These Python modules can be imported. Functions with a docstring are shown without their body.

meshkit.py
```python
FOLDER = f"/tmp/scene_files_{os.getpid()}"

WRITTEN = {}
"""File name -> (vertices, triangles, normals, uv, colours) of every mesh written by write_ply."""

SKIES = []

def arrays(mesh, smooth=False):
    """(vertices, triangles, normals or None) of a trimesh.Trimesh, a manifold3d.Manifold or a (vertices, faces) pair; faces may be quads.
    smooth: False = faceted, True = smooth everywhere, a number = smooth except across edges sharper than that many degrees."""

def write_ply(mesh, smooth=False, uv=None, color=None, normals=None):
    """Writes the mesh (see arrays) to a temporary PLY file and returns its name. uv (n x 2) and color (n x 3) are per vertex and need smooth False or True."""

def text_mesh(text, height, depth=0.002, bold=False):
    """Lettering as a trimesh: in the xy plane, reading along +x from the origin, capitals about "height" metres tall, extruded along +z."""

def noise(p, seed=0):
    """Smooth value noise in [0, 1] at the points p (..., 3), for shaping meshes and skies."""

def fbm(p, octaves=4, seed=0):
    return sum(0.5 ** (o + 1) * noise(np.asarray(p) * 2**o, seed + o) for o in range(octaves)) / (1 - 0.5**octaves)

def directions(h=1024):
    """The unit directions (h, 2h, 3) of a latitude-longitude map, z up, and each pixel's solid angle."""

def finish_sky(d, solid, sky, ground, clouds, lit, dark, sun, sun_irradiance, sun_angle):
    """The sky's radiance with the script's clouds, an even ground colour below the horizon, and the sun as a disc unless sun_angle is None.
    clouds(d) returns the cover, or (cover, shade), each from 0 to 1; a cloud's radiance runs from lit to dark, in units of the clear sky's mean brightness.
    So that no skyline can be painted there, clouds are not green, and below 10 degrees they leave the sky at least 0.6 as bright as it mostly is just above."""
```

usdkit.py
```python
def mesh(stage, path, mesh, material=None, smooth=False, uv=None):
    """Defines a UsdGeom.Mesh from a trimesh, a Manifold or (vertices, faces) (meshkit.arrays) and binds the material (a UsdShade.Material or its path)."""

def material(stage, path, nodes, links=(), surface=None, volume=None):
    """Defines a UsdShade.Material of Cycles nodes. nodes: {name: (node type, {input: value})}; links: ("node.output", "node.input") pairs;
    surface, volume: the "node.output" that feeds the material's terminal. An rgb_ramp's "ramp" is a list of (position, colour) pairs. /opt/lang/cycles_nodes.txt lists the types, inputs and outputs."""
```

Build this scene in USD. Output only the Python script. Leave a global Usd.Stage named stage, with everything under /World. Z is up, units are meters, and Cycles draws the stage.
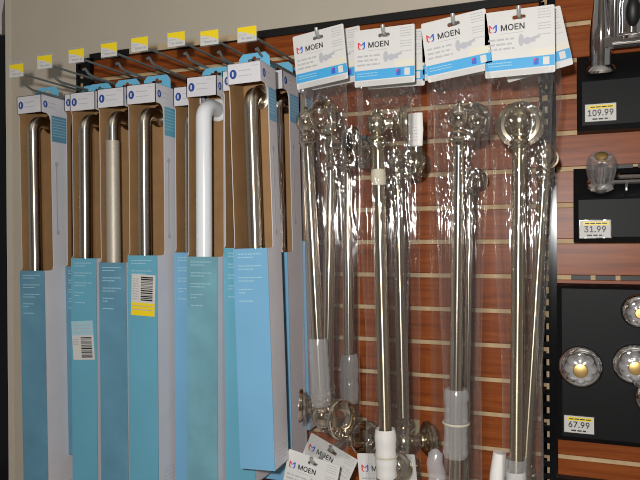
import math, random
import numpy as np, trimesh
from shapely.geometry import Polygon, box as sbox, Point
from shapely import affinity
from shapely.ops import unary_union
from pxr import Usd, UsdGeom, UsdLux, Gf, Sdf, UsdShade
import usdkit, meshkit

random.seed(7)
rng = np.random.default_rng(7)
stage = Usd.Stage.CreateInMemory()
UsdGeom.SetStageUpAxis(stage, 'Z')
UsdGeom.SetStageMetersPerUnit(stage, 1.0)
WORLD = UsdGeom.Xform.Define(stage, '/World')
stage.SetDefaultPrim(WORLD.GetPrim())
UsdGeom.Scope.Define(stage, '/World/Looks')

# ------------------------------------------------------------------ camera, lights, exposure
F, YAW, PITCH, ROLL, DIST, ZC = 660.0, 0.3765, 0.0023, -0.0068, 1.488, 1.40
FW = np.array([-math.sin(YAW) * math.cos(PITCH), math.cos(YAW) * math.cos(PITCH), -math.sin(PITCH)])
R0 = np.array([math.cos(YAW), math.sin(YAW), 0.0]); U0 = np.cross(R0, FW)
RT = math.cos(ROLL) * R0 + math.sin(ROLL) * U0
UP = -math.sin(ROLL) * R0 + math.cos(ROLL) * U0
EYE = np.array([0.0, -DIST, ZC])
cam = UsdGeom.Camera.Define(stage, '/World/camera')
cam.AddTransformOp().Set(Gf.Matrix4d(*RT, 0, *UP, 0, *(-FW), 0, *EYE, 1))
cam.CreateHorizontalApertureAttr(36.0); cam.CreateVerticalApertureAttr(27.0)
cam.CreateFocalLengthAttr(36.0 * F / 640.0)
cam.CreateClippingRangeAttr((0.05, 100.0))
cam.CreateExposureAttr(0.70)

dome = UsdLux.DomeLight.Define(stage, '/World/dome_light')
dome.CreateIntensityAttr(0.035); dome.CreateColorAttr(Gf.Vec3f(1.0, 0.97, 0.93))
flash = UsdLux.SphereLight.Define(stage, '/World/camera_flash')      # the camera's own flash, just above the lens
flash.CreateRadiusAttr(0.022); flash.CreateIntensityAttr(2450.0); flash.CreateColorAttr(Gf.Vec3f(1.0, 0.985, 0.96))
flash.AddTranslateOp().Set(Gf.Vec3d(-0.04, -DIST - 0.12, ZC + 0.09))
for k, (x, y) in enumerate(((-1.3, -1.5), (0.6, -1.5), (2.4, -1.5), (-1.3, -3.2), (0.6, -3.2))):
    r = UsdLux.RectLight.Define(stage, f'/World/ceiling_lamp_light_{k + 1:03d}')
    r.CreateWidthAttr(1.1); r.CreateHeightAttr(0.28); r.CreateIntensityAttr(0.9); r.CreateColorAttr(Gf.Vec3f(1.0, 0.95, 0.86))
    r.AddTranslateOp().Set(Gf.Vec3d(x, y, 2.93))

def at(px, py, Y):
    """the point of the plane y = Y that the photograph shows at this pixel"""
    d = FW + (px - 320) / F * RT - (py - 240) / F * UP
    return EYE + d * ((Y + DIST) / d[1])

# ------------------------------------------------------------------ materials
def mat(name, nodes, links=(), surface='p.BSDF'):
    return usdkit.material(stage, '/World/Looks/' + name, nodes, links, surface=surface)

def plain(name, col, rough=0.5, metal=0.0, bump=0.0, bscale=80.0, var=0.0, spec=0.5, **kw):
    n = {'p': ('principled_bsdf', {'base_color': col, 'roughness': rough, 'metallic': metal, **kw})}
    l = []
    if bump or var:
        n['tc'] = ('texture_coordinate', {}); n['n'] = ('noise_texture', {'scale': bscale, 'detail': 3.0})
        l.append(('tc.object', 'n.vector'))
    if bump:
        n['b'] = ('bump', {'strength': bump, 'distance': 0.002}); l += [('n.fac', 'b.height'), ('b.normal', 'p.normal')]
    if var:
        a = tuple(c * (1 - var) for c in col); b = tuple(min(1, c * (1 + var)) for c in col)
        n['r'] = ('rgb_ramp', {'ramp': [(0.3, a), (0.7, b)]}); l += [('n.fac', 'r.fac'), ('r.color', 'p.base_color')]
    return mat(name, n, l)

M = {}
M['gray'] = plain('gray_paint', (0.50, 0.445, 0.360), 0.6, var=0.02, bscale=6, bump=0.05)
M['gray_trim'] = plain('gray_trim', (0.56, 0.51, 0.42), 0.5)
M['tan'] = plain('tan_edge', (0.56, 0.43, 0.27), 0.6, var=0.08, bscale=30)
M['mdf'] = plain('groove_mdf', (0.50, 0.36, 0.20), 0.7, var=0.10, bscale=60)
M['black'] = plain('black_plastic', (0.006, 0.006, 0.0065), 0.45, specular_ior_level=0.35)
M['black_metal'] = plain('black_powder_coat', (0.003, 0.0034, 0.0045), 0.17, specular_ior_level=0.3)
M['board'] = plain('black_board', (0.0055, 0.0055, 0.006), 0.50, bump=0.05, bscale=420, specular_ior_level=0.16)
M['dark'] = plain('dark_void', (0.01, 0.01, 0.01), 0.9)
M['white'] = plain('carton_white', (0.58, 0.57, 0.60), 0.45, var=0.03, bscale=14)
M['kraft'] = plain('kraft_board', (0.285, 0.160, 0.066), 0.75, var=0.10, bscale=22)
M['teal_a'] = plain('teal_print', (0.120, 0.35, 0.47), 0.40, var=0.04, bscale=9)
M['teal_b'] = plain('dusty_teal_print', (0.105, 0.255, 0.36), 0.42, var=0.10, bscale=16)
M['teal_c'] = plain('sky_blue_print', (0.16, 0.365, 0.55), 0.38, var=0.04, bscale=9)
M['teal_d'] = plain('faded_teal_print', (0.15, 0.33, 0.40), 0.45, var=0.12, bscale=16)
M['tab_blue'] = plain('hang_tab_blue', (0.13, 0.42, 0.62), 0.45)
M['navy'] = plain('navy_ink', (0.02, 0.06, 0.26), 0.5)
M['ink'] = plain('black_ink', (0.02, 0.02, 0.025), 0.5)
M['gray_ink'] = plain('gray_ink', (0.40, 0.40, 0.43), 0.5)
M['pale_ink'] = plain('pale_ink', (0.32, 0.52, 0.60), 0.5)
M['red_ink'] = plain('red_ink', (0.62, 0.045, 0.05), 0.5)
M['blue_ink'] = plain('blue_ink', (0.03, 0.10, 0.50), 0.5)
M['cyan_ink'] = plain('cyan_ink', (0.055, 0.33, 0.62), 0.4)
M['beige_ink'] = plain('beige_ink', (0.63, 0.60, 0.50), 0.5)
M['faint_ink'] = plain('faint_ink', (0.40, 0.40, 0.41), 0.5)
M['card'] = plain('card_white', (0.60, 0.59, 0.57), 0.36, var=0.02, bscale=20)
M['paper'] = plain('paper_white', (0.68, 0.66, 0.63), 0.6, bump=0.3, bscale=60)
M['label'] = plain('label_white', (0.56, 0.55, 0.52), 0.5, specular_ior_level=0.2)
M['yellow'] = plain('label_yellow', (0.80, 0.60, 0.01), 0.45)
M['tape'] = plain('masking_tape', (0.55, 0.50, 0.38), 0.6)
M['wire'] = plain('zinc_wire', (0.20, 0.23, 0.23), 0.40, metal=0.6)
M['peg'] = plain('bright_zinc_peg', (0.46, 0.48, 0.46), 0.42, metal=0.6)
M['bracket'] = plain('brass_zinc_bracket', (0.50, 0.42, 0.25), 0.4, metal=0.6)
M['chrome'] = plain('chrome', (0.80, 0.80, 0.82), 0.05, metal=1.0)
M['white_bar'] = plain('white_enamel', (0.70, 0.72, 0.74), 0.22)
M['gold'] = plain('gold_cap', (0.80, 0.52, 0.12), 0.18, metal=1.0)
M['sleeve'] = plain('frosted_sleeve', (0.42, 0.37, 0.30), 0.50, metal=0.35, bump=0.3, bscale=90)
M['floor'] = plain('vinyl_floor', (0.36, 0.33, 0.29), 0.4, var=0.08, bscale=3)
M['ceil'] = plain('ceiling_tile', (0.42, 0.40, 0.37), 0.9)
M['far'] = plain('far_wall', (0.20, 0.17, 0.14), 0.8, var=0.5, bscale=2.2)

def brushed(name, col, rough, aniso=0.85):
    """metal whose gloss is drawn out along the vertical bars, as brushing round the bar does"""
    return mat(name, {'tc': ('texture_coordinate', {}), 'm': ('mapping', {'scale': (40.0, 40.0, 300.0)}),
                      'n': ('noise_texture', {'scale': 3.0, 'detail': 2.0}), 'r': ('map_range', {'to_min': rough - 0.05, 'to_max': rough + 0.05}),
                      'v': ('combine_xyz', {'x': 0.0, 'y': 0.0, 'z': 1.0}),
                      'p': ('principled_bsdf', {'base_color': col, 'metallic': 1.0, 'anisotropic': aniso})},
               [('tc.object', 'm.vector'), ('m.vector', 'n.vector'), ('n.fac', 'r.value'), ('r.result', 'p.roughness'), ('v.vector', 'p.tangent')])
M['satin'] = brushed('satin_nickel', (0.56, 0.48, 0.355), 0.29)
M['satin_cast'] = plain('satin_nickel_casting', (0.50, 0.43, 0.32), 0.21, metal=1.0)
M['nickel_cast'] = plain('polished_nickel_casting', (0.62, 0.54, 0.44), 0.07, metal=1.0)
M['nickel'] = brushed('polished_nickel', (0.68, 0.60, 0.50), 0.17, 0.7)
M['steel'] = brushed('brushed_steel', (0.68, 0.61, 0.51), 0.29)
M['bronze'] = plain('dark_bronze', (0.030, 0.022, 0.018), 0.35, metal=0.6)

M['wood'] = mat('cherry_laminate', {
    'g': ('geometry', {}), 'o': ('object_info', {}), 'sh': ('vector_math', {'math_type': 'multiply_add', 'vector2': (0.0, 0.0, 0.0)}),
    'cx': ('combine_xyz', {}), 'mu': ('math', {'math_type': 'multiply', 'value2': 37.0}), 'add': ('vector_math', {'math_type': 'add'}),
    'm': ('mapping', {'scale': (1.6, 1.0, 26.0)}), 'n': ('noise_texture', {'scale': 3.0, 'detail': 5.0, 'roughness': 0.6, 'distortion': 0.7}),
    'm2': ('mapping', {'scale': (3.0, 1.0, 170.0)}), 'n2': ('noise_texture', {'scale': 3.0, 'detail': 2.0}),
    'mx': ('math', {'math_type': 'multiply_add', 'value2': 0.3}), 
    'r': ('rgb_ramp', {'ramp': [(0.40, (0.128, 0.026, 0.0045)), (0.58, (0.205, 0.045, 0.0075)), (0.80, (0.275, 0.071, 0.014))]}),
    'p': ('principled_bsdf', {'roughness': 0.36, 'specular_ior_level': 0.22})},
    [('o.random', 'mu.value1'), ('mu.value', 'cx.x'), ('g.position', 'add.vector1'), ('cx.vector', 'add.vector2'),
     ('add.vector', 'm.vector'), ('m.vector', 'n.vector'), ('add.vector', 'm2.vector'), ('m2.vector', 'n2.vector'),
     ('n2.fac', 'mx.value1'), ('n.fac', 'mx.value3'), ('mx.value', 'r.fac'), ('r.color', 'p.base_color')])

def film(name, haze, gloss, rough, edge=0.30, bump=0.32):
    return mat(name, {
        'tc': ('texture_coordinate', {}), 'm': ('mapping', {'scale': (1.0, 1.0, 0.35)}), 'n': ('noise_texture', {'scale': 34.0, 'detail': 2.0, 'distortion': 0.6}),
        'b': ('bump', {'strength': bump, 'distance': 0.004}),
        't': ('transparent_bsdf', {'color': (0.96, 0.96, 0.96)}), 'gl': ('glossy_bsdf', {'color': (1.0, 1.0, 1.0), 'roughness': rough}),
        'd': ('diffuse_bsdf', {'color': (0.72, 0.72, 0.74)}), 'lw': ('layer_weight', {'blend': 0.5}),
        'pw': ('math', {'math_type': 'power', 'value2': 3.0}), 'fa': ('math', {'math_type': 'multiply_add', 'value2': 0.45, 'value3': gloss}),
        'fh': ('math', {'math_type': 'multiply_add', 'value2': edge, 'value3': haze}),
        'x': ('mix_closure', {'fac': haze}), 'y': ('mix_closure', {})},
        [('tc.object', 'm.vector'), ('m.vector', 'n.vector'), ('n.fac', 'b.height'), ('b.normal', 'gl.normal'), ('pw.value', 'fh.value1'), ('fh.value', 'x.fac'),
         ('lw.facing', 'pw.value1'), ('pw.value', 'fa.value1'), ('fa.value', 'y.fac'), ('t.BSDF', 'x.closure1'), ('d.BSDF', 'x.closure2'),
         ('x.closure', 'y.closure1'), ('gl.BSDF', 'y.closure2')], surface='y.closure')
M['film'] = film('clear_bag_film', 0.005, 0.050, 0.09, edge=0.30)
M['packet'] = film('hardware_packet_film', 0.24, 0.06, 0.2)
M['clear'] = film('clear_label_holder', 0.06, 0.03, 0.1)
M['acrylic'] = film('clear_acrylic', 0.06, 0.20, 0.06, edge=0.35, bump=0.0)
M['acrylic_white'] = film('frosted_acrylic', 0.38, 0.22, 0.12, edge=0.2, bump=0.0)
M['gold_matte'] = plain('brushed_gold', (0.60, 0.41, 0.15), 0.36, metal=0.9)

# ------------------------------------------------------------------ scene helpers
used = {}
def numbered(parent, name):
    k = used.get((parent, name), -1) + 1
    used[(parent, name)] = k
    return name if k == 0 else f'{name}_{k:03d}'

def setdata(p, **kw):
    if kw.get('label') and len(kw['label'].split()) > 16:
        print('LONG LABEL', len(kw['label'].split()), kw['label'])
    for k, v in kw.items():
        if v:
            p.SetCustomDataByKey(k, v)

def obj(name, mesh, m, parent='/World', smooth=False, label=None, kind=None, cat=None, group=None):
    parent = str(parent)
    path = f'{parent}/{numbered(parent, name)}'
    if isinstance(mesh, list):
        mesh = trimesh.util.concatenate(mesh)
    g = usdkit.mesh(stage, path, mesh, m if not isinstance(m, str) else M[m], smooth=smooth)
    setdata(g.GetPrim(), label=label, kind=kind, category=cat, group=group)
    return path

def thing(name, label, cat, mtx=None, loc=(0, 0, 0), group=None, kind=None):
    path = f'/World/{numbered("/World", name)}'
    x = UsdGeom.Xform.Define(stage, path)
    if mtx is None:
        mtx = np.eye(4); mtx[:3, 3] = loc
    x.AddTransformOp().Set(Gf.Matrix4d(*np.asarray(mtx, float).T.ravel().tolist()))
    setdata(x.GetPrim(), label=label, category=cat, group=group, kind=kind)
    return path

def frame(origin, x=None, z=None):
    """a 4x4 matrix: origin, local z up along z, local x close to x"""
    z = np.array([0, 0, 1.0]) if z is None else np.asarray(z, float) / np.linalg.norm(z)
    x = np.array([1.0, 0, 0]) if x is None else np.asarray(x, float)
    y = np.cross(z, x); y /= np.linalg.norm(y); x = np.cross(y, z)
    m = np.eye(4); m[:3, 0], m[:3, 1], m[:3, 2], m[:3, 3] = x, y, z, origin
    return m

def moved(mesh, loc=(0, 0, 0), rot=None):
    mesh = mesh.copy()
    if rot is not None:
        mesh.apply_transform(rot)
    mesh.apply_translation(loc)
    return mesh

def rotm(a, axis):
    return trimesh.transformations.rotation_matrix(a, axis)

def bx(x0, x1, y0, y1, z0, z1):
    return trimesh.creation.box(bounds=[[min(x0, x1), min(y0, y1), min(z0, z1)], [max(x0, x1), max(y0, y1), max(z0, z1)]])

def bevel_box(x0, x1, y0, y1, z0, z1, b=0.002):
    """a box with chamfered edges: hull of three inset boxes"""
    p = []
    for k in range(3):
        e = [b, b, b]; e[k] = 0
        p.append(trimesh.creation.box(bounds=[[x0 + e[0], y0 + e[1], z0 + e[2]], [x1 - e[0], y1 - e[1], z1 - e[2]]]).vertices)
    return trimesh.convex.convex_hull(np.vstack(p))

def lathe(profile, sides=32, axis='z'):
    """profile: (radius, height) pairs"""
    p = np.asarray(profile, float); n = len(p)
    a = np.arange(sides) * 2 * math.pi / sides
    v = np.stack([p[:, 0, None] * np.cos(a), p[:, 0, None] * np.sin(a), np.repeat(p[:, 1, None], sides, 1)], -1).reshape(-1, 3)
    f = []
    for i in range(n - 1):
        for j in range(sides):
            k = (j + 1) % sides
            q = (i * sides + j, i * sides + k, (i + 1) * sides + k, (i + 1) * sides + j)
            f += [(q[0], q[1], q[2]), (q[0], q[2], q[3])]
    t = trimesh.Trimesh(v, f, process=False)
    t.merge_vertices(); t.update_faces(t.nondegenerate_faces())
    if axis == 'y':      # height runs along -y (out of the wall)
        t.apply_transform(rotm(math.pi / 2, [1, 0, 0]))
    elif axis == 'x':
        t.apply_transform(rotm(math.pi / 2, [0, 1, 0]))
    return t

def tube(pts, r, sides=14, caps=True):
    p = np.asarray(pts, float); n = len(p)
    t = np.gradient(p, axis=0); t /= np.linalg.norm(t, axis=1)[:, None]
    a = np.cross(t[0], [0.31, 0.17, 0.93]) if abs(t[0][2]) < 0.9 else np.cross(t[0], [1.0, 0, 0])
    a /= np.linalg.norm(a)
    r = np.broadcast_to(r, (n,))
    ang = np.arange(sides) * 2 * math.pi / sides
    v = []
    for i in range(n):
        a = a - t[i] * a.dot(t[i]); a /= np.linalg.norm(a); b = np.cross(t[i], a)
        v.append(p[i] + r[i] * (np.cos(ang)[:, None] * a + np.sin(ang)[:, None] * b))
    v = np.vstack(v); f = []
    for i in range(n - 1):
        for j in range(sides):
            k = (j + 1) % sides
            q = (i * sides + j, i * sides + k, (i + 1) * sides + k, (i + 1) * sides + j)
            f += [(q[0], q[1], q[2]), (q[0], q[2], q[3])]
    if caps:
        m = len(v); v = np.vstack([v, p[0], p[-1]])
        for j in range(sides):
            k = (j + 1) % sides
            f += [(m, k, j), (m + 1, (n - 1) * sides + j, (n - 1) * sides + k)]
    return trimesh.Trimesh(v, f, process=False)

def arc(c, r, a0, a1, n=8):
    """points in the y-z plane"""
    return [(c[0], c[1] + r * math.cos(a), c[2] + r * math.sin(a)) for a in np.linspace(a0, a1, n)]

def plate(poly, y, thick=0.0004):
    """a shapely polygon in x-z, extruded towards -y from y"""
    geoms = getattr(poly, 'geoms', [poly])
    out = []
    for g in geoms:
        if g.is_empty or g.area < 1e-12:
            continue
        t = trimesh.creation.extrude_polygon(g, thick, engine='earcut')
        t.apply_transform(np.array([[1, 0, 0, 0], [0, 0, -1, y], [0, 1, 0, 0], [0, 0, 0, 1.0]]))
        out.append(t)
    return trimesh.util.concatenate(out)

def side_plate(poly, x, thick=0.0004):
    """a shapely polygon in y-z (first coordinate y), extruded towards +x from x"""
    out = []
    for g in getattr(poly, 'geoms', [poly]):
        t = trimesh.creation.extrude_polygon(g, thick, engine='earcut')
        t.apply_transform(np.array([[0, 0, 1, x], [1, 0, 0, 0], [0, 1, 0, 0], [0, 0, 0, 1.0]]))
        out.append(t)
    return trimesh.util.concatenate(out)

def lettering(text, h, x, z, y, bold=False, depth=0.0003):
    t = meshkit.text_mesh(text, h, depth, bold)
    t.apply_transform(np.array([[1, 0, 0, x], [0, 0, -1, y], [0, 1, 0, z], [0, 0, 0, 1.0]]))
    return t

def dashes(x0, x1, z, h, seed, gap=0.25):
    """a line of print too small to read: a row of word-length strokes"""
    r = random.Random(seed); out = []; x = x0
    while x < x1:
        w = min(h * r.uniform(1.5, 5), x1 - x)
        out.append(sbox(x, z, x + w, z + h)); x += w + h * (0.5 + gap)
    return unary_union(out)

def rrect(x0, z0, x1, z1, r):
    return sbox(x0 + r, z0 + r, x1 - r, z1 - r).buffer(r, quad_segs=5)

# ------------------------------------------------------------------ the setting
ROW0 = ZC + 0.2955; PITCHZ = 0.0762
XL0, XL1 = at(80, 100, 0)[0], at(94, 100, 0)[0]           # left standard
XR0, XR1 = at(540.5, 240, 0)[0], at(557, 240, 0)[0]       # right standard
ZTOP = at(428, 16.5, 0)[2]
XEND = 1.05
GAP = 0.0100
def slats(parent, x0, x1, ztop, zbot):
    obj('groove_backing', bx(x0, x1, 0.0060, 0.022, zbot, ztop), 'mdf', parent)
    k = math.ceil((ROW0 - ztop) / PITCHZ) - 1
    while True:
        hi = min(ztop, ROW0 - k * PITCHZ - GAP / 2); lo = max(zbot, ROW0 - (k + 1) * PITCHZ + GAP / 2)
        k += 1
        if lo >= hi:
            if lo <= zbot: break
            continue
        obj('slat', bevel_box(x0, x1, 0.0, 0.0065, lo, hi, 0.0012), 'wood', parent)
        if lo <= zbot: break
w = thing('wall_back', 'cherry laminate slatted wall bay behind the boxes and bags', None, kind='structure')
slats(w, XL1 - 0.012, XR0 + 0.012, ZTOP, 0.42)
w = thing('wall_right', 'cherry laminate slatted wall bay behind the faucet display boards', None, kind='structure')
slats(w, XR1 - 0.014, XEND, 2.45, 0.42)
XG = at(9.5, 240, 0)[0]
obj('wall_upper', bx(XL1, XR1 - 0.02, -0.0055, 0.03, ZTOP + 0.018, 2.96), 'gray', kind='structure', label='gray painted panel above the slatted wall')
obj('wall_left', [bx(XG, XL0, -0.001, 0.03, 0.0, 2.96), bx(XL0 - 0.002, XL1 - 0.001, -0.002, 0.03, at(86, 59.5, 0)[2], 2.96)], 'gray', kind='structure', label='gray painted wall panel left of the slatted wall')
obj('trim_1', bx(XL1 - 0.012, XR0 + 0.008, -0.004, 0.02, ZTOP, ZTOP + 0.0175), 'black', kind='structure', label='black rail along the top of the slatted wall')
obj('trim_2', bx(at(131, 60, 0)[0], at(240, 42, 0)[0], -0.0075, -0.003, ZTOP + 0.002, ZTOP + 0.0175), 'tan', kind='structure', label='tan strip on the left half of the black rail')
obj('trim_3', bx(XG - 0.004, XG + 0.012, -0.006, 0.02, 0.0, 2.96), 'gray_trim', kind='structure', label='pale gray corner trim at the left edge')
obj('baseboard_back', bx(XG, XEND, -0.01, 0.03, 0.0, 0.42), 'black', kind='structure')
obj('floor', bx(-3.4, 3.2, -4.3, 0.4, -0.05, 0.0), 'floor', kind='structure')
obj('ceiling', bx(-3.4, 3.2, -4.3, 0.4, 2.96, 3.0), 'ceil', kind='structure')
obj('wall_front', bx(-3.4, 3.2, -4.34, -4.3, 0.0, 2.96), 'far', kind='structure')
obj('wall_beyond', bx(-3.4, XG - 0.1, 0.3, 0.34, 0.0, 2.96), 'gray', kind='structure')

def standard(x0, x1, ztop, label):
    t = thing('slotted_standard', label, 'shelf upright', loc=(x0, 0, 0))
    w = x1 - x0; xs0, xs1 = w * 0.16, w * 0.50
    # a front plate with square slots, and two side flanges
    rows = [i for i in range(int((ztop - 0.5) / 0.0254))]
    solid = sbox(0, 0.42, w, ztop)
    holes = unary_union([sbox(xs0, ztop - 0.03 - i * 0.0254, xs1, ztop - 0.03 - i * 0.0254 + 0.0135) for i in rows if ztop - 0.03 - i * 0.0254 > 0.45])
    obj('slotted_plate', plate(solid.difference(holes), -0.012, 0.003), 'black_metal', t)
    obj('side_flange', bx(0, 0.003, -0.0122, 0.012, 0.42, ztop), 'black_metal', t)
    obj('side_flange', bx(w - 0.003, w, -0.0122, 0.012, 0.42, ztop), 'black_metal', t)
    obj('slot_backing', bx(0.003, w - 0.003, 0.000, 0.004, 0.42, ztop), 'mdf', t)
    return t
standard(XL0, XL1, at(86, 60, 0)[2], 'black slotted shelf upright at the left end of the slatted wall, behind the boxes')
standard(XR0, XR1, 2.2, 'black slotted shelf upright right of the bagged bars, beside the faucet boards')

# neighbouring bay past the left edge
t = thing('neighbour_upright', 'black shelf upright at the far left edge of the picture', 'shelf upright', loc=(XG - 0.005, 0, 0))
obj('post', bevel_box(-0.05, 0.0, 0.0, 0.05, 0.3, at(4, 34, 0)[2], 0.003), 'black_metal', t)
obj('back_panel', bx(-0.6, -0.05, 0.03, 0.05, 0.3, at(4, 34, 0)[2]), 'black', t)
pc = at(1, 8, 0.0)
tcard = thing('display_card', 'pale curved display card cut off by the top left corner', 'display card', loc=tuple(at(3, 34, 0.01)))
cpts = [(-0.16, 0.0), (-0.004, 0.0)] + [(-0.004 + 0.018 * math.sin(a * math.pi / 2), 0.06 + 0.11 * a) for a in np.linspace(0, 1, 7)] + [(-0.16, 0.20)]
obj('card', plate(Polygon(cpts), 0.0, 0.003), 'white', tcard)
obj('dark_band', plate(sbox(-0.15, 0.13, -0.01, 0.15), -0.0031, 0.0004), 'gray_ink', tcard)

# ------------------------------------------------------------------ long hooks with price tags
HL = 0.31
def tag_hook(px, py, label, k):
    """px, py: lower right corner of the tag, where the upper wire starts"""
    p = at(px, py, -HL)
    x, z = p[0], p[2]
    t = thing('tag_hook', label, 'display hook', loc=(x, 0, z), group=None)
    obj('bracket', [bevel_box(-0.016, 0.016, -0.004, 0.0, -0.032, 0.012, 0.001), bx(-0.014, 0.014, -0.0062, -0.004, -0.03, -0.024), bx(-0.014, 0.014, 0.0005, 0.006, -0.012, -0.006)], 'bracket', t)
    obj('upper_wire', tube([(0, -0.004, 0.0), (0, -0.15, 0.0003), (0, -HL + 0.004, 0)], 0.0025, 10), 'wire', t, smooth=40)
    zl = -0.031
    obj('lower_wire', tube([(0, -0.004, zl)] + [(0, y, zl) for y in np.linspace(-0.1, -HL + 0.025, 4)] + [(0, -HL + 0.012, zl + 0.004), (0, -HL + 0.002, zl + 0.012), (0, -HL - 0.004, zl + 0.0085)], 0.0029, 10), 'wire', t, smooth=40)
    hx = -0.0425   # plate reaches to the left of the wire
    h = obj('tag_holder', plate(rrect(hx - 0.0015, -0.006, 0.001, 0.033, 0.002), -HL, 0.0016), 'clear', t)
    tg = obj('price_tag', plate(sbox(hx, -0.004, 0, 0.0255), -HL - 0.0018, 0.0006), 'label', t)
    yl = Polygon([(hx, 0.0255), (0, 0.0255), (0, 0.006), (-0.008, 0.006), (-0.008, 0.0105), (-0.0185, 0.0105), (-0.0185, 0.014), (-0.030, 0.014), (-0.030, 0.0165), (hx, 0.0165)])
    obj('yellow_print', plate(yl, -HL - 0.0024, 0.0003), 'yellow', tg)
    pr = unary_union([dashes(hx + 0.003, hx + 0.020, 0.0095, 0.0016, k), dashes(hx + 0.010, -0.004, 0.0005, 0.0038, k + 50), dashes(hx + 0.003, hx + 0.012, 0.0045, 0.0012, k + 90)])
    obj('fine_print', plate(pr, -HL - 0.0024, 0.0003), 'gray_ink', tg)
    return x, z
TAGS = [(24.0, 74.5, 'first from the left, in front of the bare gray wall'), (52.5, 66, 'second from the left, against the gray wall'),
        (84.5, 60, 'third from the left, over the black upright'), (117.5, 54, 'fourth from the left, where the wood panels begin'),
        (148.5, 48.5, 'fifth from the left, over the tan strip'), (185.5, 43.5, 'sixth from the left, over the tan strip'),
        (219, 42, 'seventh from the left, above the white bar'), (257, 38.5, 'eighth and rightmost, above the sky-blue carton')]
hooks = [tag_hook(u, v, 'wire hook with price tag, ' + s, k) for k, (u, v, s) in enumerate(TAGS)]

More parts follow.
